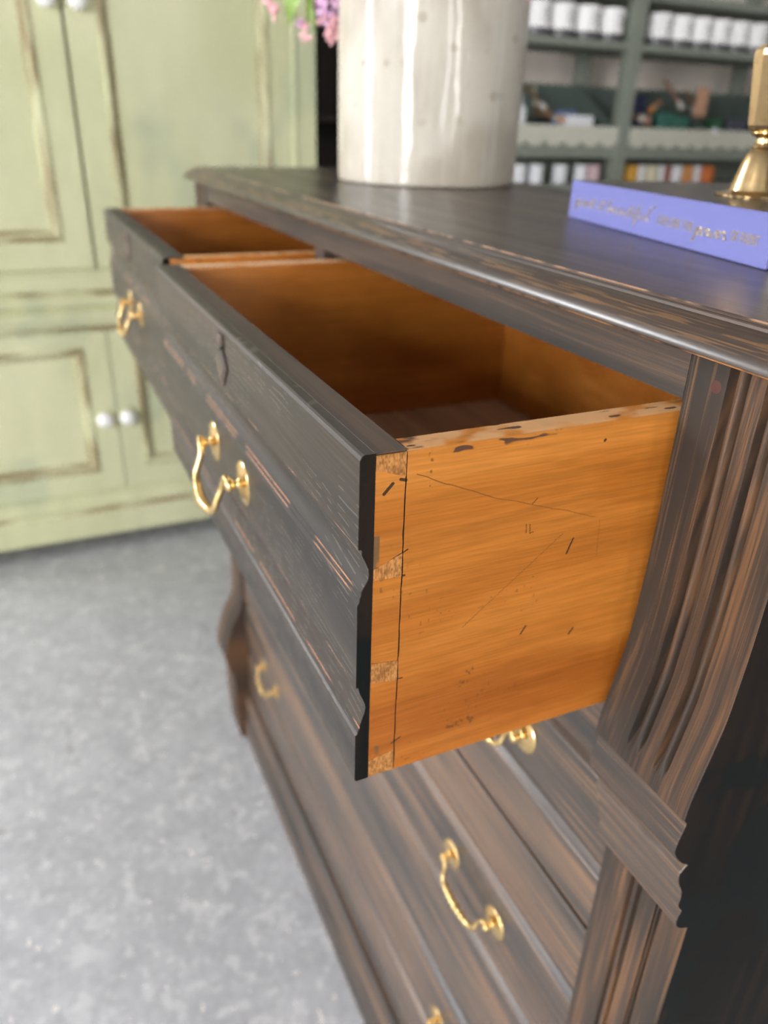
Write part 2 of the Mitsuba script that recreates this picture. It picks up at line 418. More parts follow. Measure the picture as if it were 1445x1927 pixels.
m = pierced(RY0, RY1, [w[1:] for w in WINDOWS if w[0] == 'right'])
v = m.vertices.copy()
m.vertices = np.c_[RX1 + v[:, 2], v[:, 0], v[:, 1]]
put('wall_right', m, 'room_white', kind='structure')
m = pierced(RY0, RY1, [w[1:] for w in WINDOWS if w[0] == 'left'])
v = m.vertices.copy()
m.vertices = np.c_[RX0 - v[:, 2], v[:, 0], v[:, 1]]
m.invert()
put('wall_left', m, 'wall_paint', kind='structure', label='beige wall behind the paint shelf')
m = pierced(RX0, RX1, [w[1:] for w in WINDOWS if w[0] == 'front'])
v = m.vertices.copy()
m.vertices = np.c_[v[:, 0], RY0 - v[:, 2], v[:, 1]]
m.invert()
put('wall_front', m, 'room_white', kind='structure')
for i, (side, (a, b), (c, d), rad) in enumerate(WINDOWS):
    def W(u0, u1, z0, z1, t0, t1):
        if side == 'front':
            return box(u0, u1, RY0 - t1, RY0 - t0, z0, z1)
        return box(RX1 + t0, RX1 + t1, u0, u1, z0, z1) if side == 'right' else box(RX0 - t1, RX0 - t0, u0, u1, z0, z1)
    bars = [W(a, a + .04, c, d, .01, .08), W(b - .04, b, c, d, .01, .08), W(a + .04, b - .04, c, c + .04, .01, .08), W(a + .04, b - .04, d - .04, d, .01, .08)]
    bars += [W((a + b) / 2 - .02, (a + b) / 2 + .02, c + .04, d - .04, .02, .07)]
    k = 'window_%d' % (i + 1)
    scene[k] = mikit.ply(join(*bars), 'window_frame')
    labels[k] = {'kind': 'structure'}
    # the bright overcast sky that fills the window
    if side == 'right':
        q = (np.array([[RX1 + .085, a, c], [RX1 + .085, b, c], [RX1 + .085, b, d], [RX1 + .085, a, d]]), np.array([[0, 3, 2, 1]]))
    elif side == 'left':
        q = (np.array([[RX0 - .085, a, c], [RX0 - .085, b, c], [RX0 - .085, b, d], [RX0 - .085, a, d]]), np.array([[0, 1, 2, 3]]))
    else:
        q = (np.array([[a, RY0 - .085, c], [b, RY0 - .085, c], [b, RY0 - .085, d], [a, RY0 - .085, d]]), np.array([[0, 3, 2, 1]]))
    scene[k + '__pane'] = mikit.ply(q, 'window_frame', emitter={'type': 'area', 'radiance': {'type': 'rgb', 'value': list(rad)}})

# ------------------------------------------------------------------ the chest of drawers
dresser = thing('dresser', 'dark stained wooden chest of drawers with two top drawers pulled open', 'chest of drawers')
XR, XL = 0.0857, -1.1986            # outer sides
PW = 0.0806                         # post width
YB = 0.605                          # back


def Z(z):
    return z + ZB


# table top: rings of the moulded edge around three sides
def table_top():
    ax0, ax1, ay, yb = -1.200, 0.0870, 0.1833, 0.612
    prof = [(0.0, .0574), (0.0006, .0570), (0.0013, .0559), (0.0028, .0557), (0.0033, .0552), (0.0036, .0538)]
    prof += [(0.0055, .05345), (0.0078, .0528), (0.0102, .0519), (0.0126, .0507), (0.0148, .0492), (0.0168, .0475), (0.0186, .0455), (0.0200, .0434), (0.0208, .0416), (0.0209, .0402), (0.0204, .0392), (0.0194, .0387), (0.0100, .0386), (-0.012, .0386)]
    rc = 0.016
    v, f, m_ = [], [], 0
    for o, z in prof:
        loop = [(ax0 - o, yb)]
        for cx, a0 in ((ax0 + rc, math.pi), (ax1 - rc, 1.5 * math.pi)):
            for t in np.linspace(0, math.pi / 2, 9):
                loop.append((cx + (rc + o) * math.cos(a0 + t), ay + rc + (rc + o) * math.sin(a0 + t)))
        loop.append((ax1 + o, yb))
        m_ = len(loop)
        v += [[x, y, Z(z)] for x, y in loop]
    n = len(prof)
    for i in range(n - 1):
        for j in range(m_):
            j2 = (j + 1) % m_
            f += [[i * m_ + j, (i + 1) * m_ + j, (i + 1) * m_ + j2], [i * m_ + j, (i + 1) * m_ + j2, i * m_ + j2]]
    k = (n - 1) * m_
    for j in range(1, m_ - 1):
        f += [[0, j, j + 1], [k, k + j + 1, k + j]]
    m = trimesh.Trimesh(v, f, process=False)
    m.fix_normals()
    return m


put('table_top', table_top(), 'wood_top', dresser, smooth=25, label='moulded top with a rounded nosing')

def to_front(m, x, y, z):
    """Turns a lathe along +z to point out of a drawer front (-y)."""
    v = m.vertices
    return trimesh.Trimesh(np.c_[v[:, 0] + x, y - v[:, 2], v[:, 1] + z], m.faces, process=False)


# post profile (y, z), from the top down
from scipy.interpolate import PchipInterpolator
zc = np.array([0.0386, -0.06, -0.10, -0.13, -0.146, -0.1685, -0.189, -0.206, -0.2187])[::-1]
yc = np.array([0.1890, 0.1890, 0.1884, 0.1870, 0.1859, 0.1822, 0.1782, 0.1752, 0.1743])[::-1]
pch = PchipInterpolator(zc, yc)
PROF = [(float(pch(z)), float(z)) for z in np.linspace(0.0386, -0.2187, 44)]
FLUTED = len(PROF)
PROF += [(.1762, -.2205), (.1770, -.2230), (.1758, -.2285), (.1742, -.2350), (.1735, -.2415), (.1738, -.2450), (.1758, -.2490), (.1810, -.2560), (.1880, -.2610), (.1886, -.2625),
         (.1843, -.2672), (.1838, -.2685), (.1840, -.2725), (.1856, -.2780), (.1884, -.2835), (.1906, -.2880), (.1914, -.2950), (.1912, -.3015), (.1930, -.3045), (.1954, -.3070), (.1958, -.3095),
         (.1945, -.3130), (.1939, -.3165), (.1941, -.3200), (.1955, -.3235), (.1990, -.3265), (.2068, -.3300)]
CAP_END = len(PROF)
PROF += [(.2068, -.34), (.2068, -.55), (.2068, -.800), (.2040, -.815), (.2035, -.830), (.1960, -.845), (.1820, -.870), (.1650, -.925), (.1605, -.955), (.1640, -.972), (.1760, -1.010), (.1790, -1.022), (.1780, -1.10), (.1840, -1.190), (.1845, -1.195)]
PROF = np.array(PROF) - [.0056, 0]
GAP = .0056                       # the drawers run this much clear of the right post


def flute(x, cs):
    return sum(d * np.clip(1 - ((x - c) / w) ** 2, 0, 1) ** 0.6 for c, w, d in cs)


def beaded(x):
    """Two sunk channels, each with a round bead standing in it."""
    out = np.zeros_like(x)
    for c, half, rb in ((.0330, .0064, .0031), (.0546, .0053, .0028)):
        t = np.abs(x - c)
        d = np.where(t < half, .0062 * np.clip((half - t) / .0007, 0, 1), 0)
        out += d - np.where(t < rb, .0060 * np.sqrt(np.clip(1 - (t / rb) ** 2, 0, 1)), 0)
    return out


LO = [(.0308, .0020, .0050), (.0378, .0017, .0046), (.0545, .0015, .0042), (.0582, .0013, .0042)]


def post(x0, mirror, r0, r1):
    """Rows r0 to r1 of the profile as one closed piece."""
    xs = np.unique(np.concatenate([[0, .0012, .02, .045, .07, .0794, .0804]] + [np.linspace(c - w, c + w, 11) for c, w, d in LO] + [np.r_[c - h - .0001, c - h + .0007, c + h - .0007, c + h + .0001, c + rb_ * np.sin(np.linspace(-1.57, 1.57, 13))] for c, h, rb_ in ((.0330, .0064, .0031), (.0546, .0053, .0028))]))
    P = np.zeros((len(PROF), len(xs) + 2, 3))
    zz = PROF[:, 1]
    fade_up = np.where(np.arange(len(PROF)) < FLUTED, np.clip((zz + 0.2075) / 0.012, 0, 1), 0)
    fade_lo = np.where(np.arange(len(PROF)) >= CAP_END, np.clip((-0.80 - zz) / -0.01, 0, 1), 0)
    for i in range(len(PROF)):
        d = beaded(xs) * fade_up[i] + flute(xs, LO) * fade_lo[i]
        if fade_lo[i] > 0:
            d = d + 0.0015 * ((xs > .0385) & (xs < .0535))
        d = d + np.where((xs < .0006) | (xs > .0800), 0.0008, 0)
        P[i, 1:-1, 0], P[i, 1:-1, 1] = xs, PROF[i, 0] + d
        P[i, 0, :2] = [0, 0.26]
        P[i, -1, :2] = [.0804, 0.26]
        P[i, :, 2] = PROF[i, 1]
    if mirror:
        P[:, :, 0] = .0804 - P[:, :, 0]
    P[:, :, 0] += x0
    P[:, :, 2] += ZB
    Q = P[r0:r1].transpose(1, 0, 2)
    a, b = Q.shape[:2]
    v = Q.reshape(-1, 3)
    f = []
    for i in range(a):
        i2 = (i + 1) % a
        for j in range(b - 1):
            f += [[i * b + j, i2 * b + j, i2 * b + j + 1], [i * b + j, i2 * b + j + 1, i * b + j + 1]]
    top = [i * b for i in range(a)]
    bot = [i * b + b - 1 for i in range(a)]
    for r, flip in ((top, 0), (bot, 1)):
        for i in range(1, a - 1):
            t = [r[0], r[i], r[i + 1]]
            f.append(t[::-1] if flip else t)
    m = trimesh.Trimesh(v, f, process=False)
    m.fix_normals()
    return m


for x0, mir in ((GAP - .0008, False), (XL, True)):
    put('corner_post', post(x0, mir, 0, FLUTED), 'wood_post', dresser, smooth=28, label='fluted upper corner post')
    put('capital', post(x0, mir, FLUTED - 1, CAP_END), 'wood_capital', dresser, smooth=28, label='moulded capital between the post pieces')
    put('lower_post', post(x0, mir, CAP_END - 1, len(PROF)), 'wood_post', dresser, smooth=28)
poly = [(y + 0.0006, Z(z)) for y, z in PROF] + [(YB, Z(-1.195)), (YB, Z(.0386))]
put('side_panel', prism_x(poly, XR - 0.018, XR), 'wood_black', dresser, label='nearly black end panel')
put('side_panel', prism_x(poly, XL - 0.0006, XL + 0.018), 'wood_black', dresser)
put('back_panel', box(XL + .02, XR - .02, YB - .012, YB, Z(-1.16), Z(.038)), 'dark_walnut', dresser)
put('apron', box(XL + PW, GAP - .0022, .1853, .2120, Z(.0072), Z(.0386)), 'wood_front', dresser)
put('screw_plug', to_front(lathe([(0, -.001), (.0034, -.001), (.0034, .0003), (0, .0004)], n=20), .0252, .1836, Z(.0205)), 'plug_wood', dresser, label='small reddish wooden plug')
put('divider', box(-.5735, -.5450, .1853, .2120, Z(-.205), Z(.0072)), 'wood_front', dresser)
put('rail', box(XL + PW, GAP, .2000, .2400, Z(-.2155), Z(-.2030)), 'wood_front', dresser)
put('added_dust_board', box(XL + PW, GAP, .2400, YB - .012, Z(-.2130), Z(-.2060)), 'dark_walnut', dresser)  # unseen board, added to block light inside the case
base = [(.2240, -1.0660), (.2010, -1.0715), (.1965, -1.0740), (.1950, -1.0790), (.1950, -1.1200), (.1972, -1.1240), (.1968, -1.1290), (.1920, -1.1345), (.1900, -1.1430), (.1900, -1.195), (.2400, -1.195), (.2400, -1.0660)]
put('plinth', prism_x([(y, Z(z)) for y, z in base], XL + PW, 0.0), 'wood_front', dresser)

# ---- drawers
TOPPROF = [(.0014, .0000), (.0002, -.0008), (-.0008, -.0026), (-.0010, -.0489), (.0004, -.0491), (.0010, -.0500), (.0009, -.0521), (.0018, -.0542), (.0032, -.0572), (.0046, -.0610), (.0050, -.0640), (.0046, -.0668),
           (.0034, -.0692), (.0018, -.0720), (.0010, -.0737), (.0011, -.0750), (.0002, -.0772), (.0003, -.0786), (-.0010, -.0812), (-.0010, -.1329), (.0003, -.1332), (.0005, -.1345), (.0014, -.1380),
           (.0030, -.1418), (.0044, -.1460), (.0047, -.1482), (.0042, -.1512), (.0029, -.1551), (.0014, -.1600), (.0015, -.1612), (.0004, -.1640), (.0003, -.1652), (-.0010, -.1664), (-.0010, -.1990), (-.0004, -.2000)]


def scaled_profile(H, g1, g2):
    """The same front profile at another drawer height H, its two grooves centred g1 and g2 below the top."""
    out = TOPPROF[:3]
    for g in (g1, g2):
        out += [(y, -g + z) for y, z in ((-.0010, .0140), (.0003, .0137), (.0005, .0122), (.0022, .0070), (.0042, .0015), (.0048, -.0008), (.0046, -.0026), (.0030, -.0044), (.0014, -.0060), (.0006, -.0068), (.0005, -.0080), (-.0004, -.0088), (-.0010, -.0098))]
    return out + [(y, -H + (z + .2)) for y, z in TOPPROF[-2:]]


ROS = lathe([(0, -.0006), (.0170, -.0006), (.0171, .0004), (.0164, .0011), (.0150, .0011), (.0142, .0015), (.0105, .0024), (.0060, .0029), (.0, .0029)], n=36)
STEM = lathe([(0, .002), (.0046, .0022), (.0050, .0036), (.0034, .0046), (.0027, .0060), (.0027, .0074), (.0040, .0082), (.0050, .0098), (.0052, .0114), (.0045, .0132), (.0026, .0143), (0, .0146)], n=20)


def bail_mesh(x, y, z, tilt, drop):
    """The swing handle: (across, down, out) from eye to eye, with a turned middle."""
    half = [(.0428, .0006, .0110), (.0446, -.0022, .0118), (.0436, -.0052, .0126), (.0404, -.0040, .0132), (.0372, .0012, .0138), (.0352, .0065, .0146), (.0344, .0130, .0170), (.0334, .0200, .0196),
            (.0290, .0262, .0208), (.0215, .0300, .0217), (.0110, .0312, .0228), (.0, .0312, .0234)]
    pts = np.array(half + [(-s, t, o) for s, t, o in half[-2::-1]])
    q = smooth_path(pts, 6)
    s = np.linspace(0, 1, len(q))
    mid = np.abs(s - .5)
    r = 0.0023 + 0.0014 * np.exp(-(mid / .17) ** 2)
    for c, w, h in ((0.0, .014, .0011), (.035, .008, .0009), (.062, .007, .0007), (.09, .006, .0005)):
        r = r + h * np.exp(-((mid - c) / w) ** 2)
    r = r + 0.0007 * np.exp(-((mid - .5) / .03) ** 2)
    return tube(np.c_[x + q[:, 0], y - .0115 - (q[:, 2] - .0115) * tilt, z - np.where(q[:, 1] > 0, q[:, 1] * drop, q[:, 1])], r, 12)


def add_pull(dk, x, y, z, tilt, drop=1.0):
    for s in (-1, 1):
        put('rosette', to_front(ROS, x + s * .045, y, z), 'brass', dk, smooth=35)
        put('pull_stem', to_front(STEM, x + s * .045, y, z), 'brass', dk, smooth=50)
    put('bail_handle', bail_mesh(x, y, z, tilt, drop), 'brass', dk, smooth=60)


def add_escutcheon(dk, x, y, z):
    a = np.array([(-.0060, .0185), (.0060, .0185), (.0060, .0108), (.0040, .0088), (.0145, -.0045), (.0012, -.0205), (-.0012, -.0205), (-.0145, -.0045), (-.0040, .0088), (-.0060, .0108)])
    n = len(a)
    ring = [np.c_[a[:, 0] * k + x, np.full(n, y - t), a[:, 1] * k + z] for k, t in ((1, -.0002), (1, .0014), (.80, .0030))]
    f = [[i * n + j, i * n + (j + 1) % n, (i + 1) * n + (j + 1) % n, (i + 1) * n + j] for i in range(2) for j in range(n)]
    tri = [[q[0], q[1], q[2]] for q in f] + [[q[0], q[2], q[3]] for q in f]
    cap = trimesh.creation.triangulate_polygon(sg.Polygon(a), engine='earcut')
    tri += [[2 * n + int(np.argmin(np.abs(a - cap[0][i]).sum(1))) for i in t] for t in cap[1]]
    m = trimesh.Trimesh(np.vstack(ring), tri, process=False)
    m.fix_normals()
    put('escutcheon', m, 'wood_front', dk, label='carved diamond keyhole plate')


def open_drawer(x0, x1, y0, pull_x, esc_x, depth=.43, label=None):
    dk = dresser + '__' + 'drawer'
    k = _count.get(dk, 0)
    prof = [(y0 + y, Z(z)) for y, z in TOPPROF] + [(y0 + .0071, Z(-.2)), (y0 + .0071, Z(.0))]
    key = put('drawer', prism_x(prof, x0, x1), 'wood_drawer', dresser, smooth=24, label=label)
    for xa, xb in ((x1 - .0002, x1 + .0004), (x0 - .0004, x0 + .0002)):
        put('end_face', prism_x([(p[0] + (.0002 if i < len(TOPPROF) else 0), p[1]) for i, p in enumerate(prof)], xa, xb), 'wood_black', key, label='black painted end of the drawer front')
    put('front_backing', box(x0 + .0152, x1 - .0152, y0 + .0071, y0 + .0232, Z(-.1985), Z(-.0004)), 'wood_matt', key)
    put('front_top_edge', box(x0 + .0004, x1 - .0003, y0 + .0066, y0 + .0232, Z(-.0012), Z(0.0001), .0004), 'wood_matt', key)
    for s, xa, xb in ((1, x1 - .0151, x1), (0, x0, x0 + .0151)):
        # the dovetailed side: its upper long edges are worn round
        pr = [(xa, Z(-.2)), (xb, Z(-.2)), (xb, Z(-.0034)), (xb - .0006, Z(-.0018)), (xb - .0018, Z(-.0008)), (xb - .0045, Z(-.0002)), (xa + .0012, Z(-.0002)), (xa, Z(-.0012))]
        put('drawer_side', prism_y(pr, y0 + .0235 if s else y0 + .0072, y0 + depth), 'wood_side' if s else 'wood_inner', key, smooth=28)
        if s:
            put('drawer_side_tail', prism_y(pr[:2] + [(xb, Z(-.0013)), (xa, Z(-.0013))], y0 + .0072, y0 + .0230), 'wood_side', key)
    # end grain of the half-blind pins that show on the near side
    Y0, Y1 = y0 + .0074, y0 + .0229
    pins = [[(Y0, -.0014), (Y1, -.0014), (Y1, -.0138), (Y0, -.0084)], [(Y0, -.0619), (Y1, -.0557), (Y1, -.0690), (Y0, -.0680)],
            [(Y0, -.1195), (Y1, -.1216), (Y1, -.1348), (Y0, -.1322)], [(Y0, -.1876), (Y1, -.1847), (Y1, -.1996), (Y0, -.1996)]]
    for p in pins:
        put('dovetail_pin', prism_x([(y, Z(z)) for y, z in p], x1 - .004, x1 + .00035), 'wood_end', key)
    put('drawer_back', box(x0 + .0151, x1 - .0151, y0 + depth - .014, y0 + depth, Z(-.2), Z(-.004), .001), 'wood_inner', key)
    ys = [y0 + .0232, y0 + .155, y0 + .290, y0 + .352, y0 + depth - .014]
    for a, b in zip(ys[:-1], ys[1:]):
        put('bottom_board', box(x0 + .0151, x1 - .0151, a + .0009, b - .0009, Z(-.190), Z(-.182), .0012), 'wood_board', key)
    add_pull(key, pull_x, y0 - .001, Z(-.107), 1.0)
    add_escutcheon(key, esc_x, y0 - .001, Z(-.0235))
    return key


open_drawer(-.5330, 0.0, 0.0, -.263, -.2590, label='near top drawer pulled open, its tan wooden side showing')
open_drawer(-1.1000, -.5780, .0145, -.840, -.838, label='far top drawer pulled open')


def closed_drawer(top, bottom, g1, g2, y0, zp, label=None):
    H = top - bottom
    x0, x1 = XL + PW + .0006, GAP - .0012
    pr = [(y0 + y, Z(top + z)) for y, z in scaled_profile(H, g1, g2)] + [(y0 + .020, Z(bottom)), (y0 + .020, Z(top))]
    key = put('drawer', prism_x(pr, x0, x1), 'wood_lower', dresser, smooth=24, label=label)
    put('drawer_box', join(box(x1 - .03, x1 - .016, y0 + .0202, YB - .03, Z(bottom + .01), Z(top - .012)), box(x0 + .016, x0 + .03, y0 + .0202, YB - .03, Z(bottom + .01), Z(top - .012)),
                           box(x0 + .03, x1 - .03, y0 + .0202, YB - .03, Z(bottom + .012), Z(bottom + .02))), 'wood_inner', key)
    for px in (-.158, -.940):
        add_pull(key, px, y0 - .001, Z(zp), .60, .70)
    return key


closed_drawer(-.2175, -.4455, .074, .162, .2080, -.336, 'second drawer from the top, closed')
closed_drawer(-.4480, -.7225, .086, .202, .2050, -.586, 'third drawer from the top, closed')
closed_drawer(-.7250, -1.0590, .092, .222, .2078, -.896, 'bottom drawer, closed')

# ------------------------------------------------------------------ on the chest: crock, lilacs, book, bell
TT = Z(.0574)
CX, CY, CR = -.829, .455, .1316
crock = thing('crock', 'large pale glazed stoneware crock standing on the chest of drawers', 'crock')
put('body', lathe([(0, .0), (CR - .004, .0), (CR - .0012, .0015), (CR, .006), (CR + .0004, .10), (CR + .0002, .25), (CR - .001, .330), (CR + .004, .336), (CR + .0052, .345), (CR + .0052, .362), (CR + .002, .368),
                   (CR - .010, .368), (CR - .013, .362), (CR - .013, .02), (0, .018)], (CX, CY, TT + .0005), 96), 'crock_glaze', crock, smooth=40)
put('water', lathe([(0, .20), (CR - .0135, .20), (CR - .0135, .205), (0, .205)], (CX, CY, TT), 48), 'c_slate', crock)


def floret(c, d, r, g):
    """Four rounded petals on a tube, facing d."""
    d = np.asarray(d, float)
    d /= np.linalg.norm(d)
    u = np.cross(d, g.normal(size=3))
    u /= np.linalg.norm(u)
    w = np.cross(d, u)
    v, f = [], []
    for k in range(4):
        a = k * math.pi / 2
        e, s = math.cos(a) * u + math.sin(a) * w, -math.sin(a) * u + math.cos(a) * w
        b = len(v)
        for l, h, up in ((.05, .12, 0), (.55, .42, .12), (.9, .36, .10), (1.05, 0, .02)):
            v += [c + r * (l * e + h * s + up * d), c + r * (l * e - h * s + up * d)]
        for i in range(3):
            f += [[b + 2 * i, b + 2 * i + 1, b + 2 * i + 3], [b + 2 * i, b + 2 * i + 3, b + 2 * i + 2]]
    t = tube([c, c - d * r * 0.7, c - d * r * 1.5], [r * .16, r * .13, r * .10], 5)
    return v, f, t


def panicle(path, rad, n, g, r=.0058, bud_from=2.0):
    """A lilac head: florets all over a tapering core, buds towards its tip."""
    path = smooth_path(path, 8)
    fl, bu = [], []
    for i in range(n):
        t = g.random()
        c = path[min(int(t * (len(path) - 1)), len(path) - 1)]
        d = g.normal(size=3)
        d /= np.linalg.norm(d)
        R_ = np.interp(t, np.linspace(0, 1, len(rad)), rad) * (0.75 + 0.35 * g.random())
        q = c + d * R_
        if t > bud_from:
            bu.append(tube([q - d * r, q, q + d * r * .9], [r * .25, r * .48, r * .30], 6))
        else:
            v, f, tb = floret(q, d, r * (0.8 + .4 * g.random()), g)
            fl.append(trimesh.Trimesh(v, f, process=False))
            fl.append(tb)
    return (join(*fl) if fl else None), (join(*bu) if bu else None)


def leaf_mesh(a, b, up, wid):
    a, b, up = (np.asarray(x, float) for x in (a, b, up))
    d = b - a
    s = np.cross(d, up)
    s /= np.linalg.norm(s)
    v, f = [], []
    n = 11
    for i in range(n):
        t = i / (n - 1)
        h = wid * (math.sin(math.pi * min(1, t * 1.02) ** 0.72) ** 0.9 if 0 < t < 1 else 0.02)
        c = a + d * t + up * (0.14 * np.linalg.norm(d) * math.sin(math.pi * t))
        v += [c - s * h + up * h * .35, c, c + s * h + up * h * .35]
    for i in range(n - 1):
        for j in (0, 1):
            p = 3 * i + j
            f += [[p, p + 1, p + 4], [p, p + 4, p + 3]]
    m = trimesh.Trimesh(v, f, process=False)
    low = m.copy()
    low.vertices = low.vertices - up * .0006
    low.invert()
    return join(m, low)


def V(x, y, z):
    return np.array([x, y, Z(z)])


def lilac(label, stem_path, heads, leaves, seed):
    g = np.random.default_rng(seed)
    t = thing('lilac_sprig', label, 'flower', 'lilac sprigs in the crock')
    sp = smooth_path(stem_path, 8)
    put('stem', tube(sp, np.linspace(.0036, .0018, len(sp)), 8), 'stem', t, smooth=60)
    for path, rad, n, bf in heads:
        a, b = panicle(path, rad, n, g, bud_from=bf)
        if a is not None:
            put('blossom', a, 'petal', t, kind='stuff')
        if b is not None:
            put('bud_cluster', b, 'bud', t, smooth=60, kind='stuff')
    for L in leaves:
        put('leaf', leaf_mesh(*L), 'leaf', t, smooth=40)
    return t


lilac('lilac sprig with a green leaf drooping over the left rim of the crock',
      [V(-.85, .42, .22), V(-.875, .385, .40), V(-.905, .36, .425), V(-.935, .335, .38), V(-.955, .318, .31), V(-.950, .312, .262)],
      [([V(-.935, .350, .345), V(-.936, .342, .290), V(-.934, .338, .256)], [.018, .026, .012], 120, .86),
       ([V(-.985, .268, .318), V(-.983, .266, .290), V(-.976, .271, .268)], [.010, .0095, .006], 22, .35),
       ([V(-.954, .302, .262), V(-.948, .309, .247), V(-.945, .312, .240)], [.004, .0065, .005], 14, .1),
       ([V(-.931, .342, .262), V(-.929, .343, .248), V(-.929, .344, .240)], [.005, .0085, .006], 18, .1)],
      [(V(-.957, .312, .318), V(-.972, .292, .258), (.62, -.70, .35), .017), (V(-.955, .318, .300), V(-.944, .322, .248), (.70, -.5, .5), .0045)], 3)
lilac('lilac sprig hanging over the right rim of the crock',
      [V(-.81, .46, .22), V(-.765, .50, .40), V(-.735, .522, .412), V(-.722, .535, .372), V(-.728, .532, .318)],
      [([V(-.722, .535, .355), V(-.726, .533, .318), V(-.733, .534, .279)], [.014, .012, .005], 44, .62)],
      [(V(-.735, .522, .412), V(-.70, .56, .44), (.3, -.3, .9), .018)], 5)

# book: spine towards the room, turned a little
bd, bn = np.array([.9755, -.2199]), np.array([.2199, .9755])
b0 = np.array([-.3620, .3724])


def on_book(m):
    """From book axes (along the spine, into the book, up) to the place on the chest."""
    v = m.vertices
    xy = b0 + v[:, :1] * bd + v[:, 1:2] * bn
    return trimesh.Trimesh(np.c_[xy, v[:, 2] + TT + .0004], m.faces, process=False)


BL, BW, BT = .3042, .225, .0334
book = thing('book', 'thick violet-spined book lying flat on the chest with a brass bell on it', 'book')
put('spine', on_book(box(0, BL, 0, .0035, 0, BT, .0008)), 'book_purple', book, label='violet spine with gold lettering')
put('cover', on_book(box(0, BL, .0034, BW, BT - .0030, BT, .0006)), 'book_cover', book, label='glossy dark front cover')
put('cover', on_book(box(0, BL, .0034, BW, 0, .0030, .0006)), 'book_purple', book)
put('page_block', on_book(box(.004, BL - .004, .0036, BW - .005, .0031, BT - .0031)), 'book_pages', book)

SCRIPT = {
    'p': ([[(0, .45), (.16, .98), (.10, .1), (-.05, -.75), (.02, -.95), (.14, -.6), (.20, .3), (.34, .92), (.52, .85), (.50, .35), (.30, .05), (.20, .12)], [(.20, .12), (.45, .05), (.62, .3)]], .58),
    'a': ([[(.50, .85), (.28, .98), (.06, .55), (.12, .05), (.34, .12), (.52, .80), (.50, .25), (.60, .0), (.76, .3)]], .70),
    'i': ([[(0, .3), (.14, .95), (.12, .25), (.20, .0), (.36, .3)], [(.20, 1.45), (.23, 1.5)]], .34),
    'n': ([[(0, .3), (.12, .95), (.10, .0)], [(.10, .3), (.30, .95), (.42, .75), (.40, .2), (.48, .0), (.62, .3)]], .58),
    't': ([[(0, .3), (.26, 1.75), (.14, .3), (.24, .0), (.42, .3)], [(-.06, 1.15), (.50, 1.30)]], .40),
    'b': ([[(0, .3), (.28, 1.7), (.22, 1.95), (.10, 1.5), (.08, .2), (.22, .0), (.44, .3), (.40, .75), (.22, .70)], [(.40, .7), (.58, .6)]], .56),
    'e': ([[(0, .3), (.30, .55), (.34, .88), (.18, .95), (.06, .5), (.18, .02), (.42, .2), (.50, .35)]], .48),
    'u': ([[(0, .3), (.12, .95), (.10, .25), (.24, .0), (.44, .4), (.50, .95), (.48, .25), (.58, .0), (.72, .3)]], .70),
    'f': ([[(0, .3), (.32, 1.5), (.28, 1.95), (.16, 1.5), (.06, -.4), (.02, -1.0), (.16, -.7), (.22, .1), (.44, .3)], [(-.04, .85), (.42, 1.0)]], .42),
    'l': ([[(0, .3), (.30, 1.55), (.24, 1.95), (.12, 1.4), (.12, .25), (.24, .0), (.42, .3)]], .38),
    'o': ([[(.30, .95), (.08, .6), (.16, .05), (.38, .15), (.46, .65), (.30, .95), (.44, .80), (.62, .82)]], .58),
    'w': ([[(0, .5), (.10, .92), (.12, .2), (.26, .02), (.42, .7), (.42, .2), (.56, .02), (.74, .5), (.76, .95), (.90, .85)]], .86),
    'r': ([[(0, .3), (.12, 1.05), (.20, .85), (.36, .88), (.32, .3), (.40, .0), (.56, .25)]], .50),
    ' ': ([], .38)}


def script_text(text, x, z, xh, length, pen=.00032):
    """Handwritten lettering as narrow gold ribbons, fitted to a length along the spine."""
    tot = sum(SCRIPT[c][1] for c in text)
    k = length / tot
    parts, at = [], 0.0
    for c in text:
        for st in SCRIPT[c][0]:
            q = smooth_path(np.array(st, float), 5)
            px, pz = x + (at + q[:, 0]) * k + q[:, 1] * xh * .22, z + q[:, 1] * xh
            pth = np.c_[px, np.full(len(px), -.00012), pz]
            parts.append(tube(pth, pen, 5))
        at += SCRIPT[c][1]
    return join(*parts)


def caps(text, x, z, h, length):
    m = meshkit.text_mesh(text, h, .0002)
    v = m.vertices.copy()
    s = length / (v[:, 0].max() - v[:, 0].min())
    return trimesh.Trimesh(np.c_[x + (v[:, 0] - v[:, 0].min()) * s, -.00012 + (.0002 - v[:, 2]) * 0 - v[:, 2], z + v[:, 1]], m.faces, process=False)


put('spine_lettering', on_book(join(script_text('paint it beautiful', .0135, .0128, .0052, .140, .00042), caps('TM', .1565, .0232, .0014, .0042),
                                    caps('EXPLORE THE', .1668, .0124, .0064, .0500), script_text('power', .2195, .0118, .0052, .038, .00045), caps('OF PAINT', .2632, .0128, .0064, .0300))),
    'gold_foil', book, label='gold lettering reading paint it beautiful, explore the power of paint')

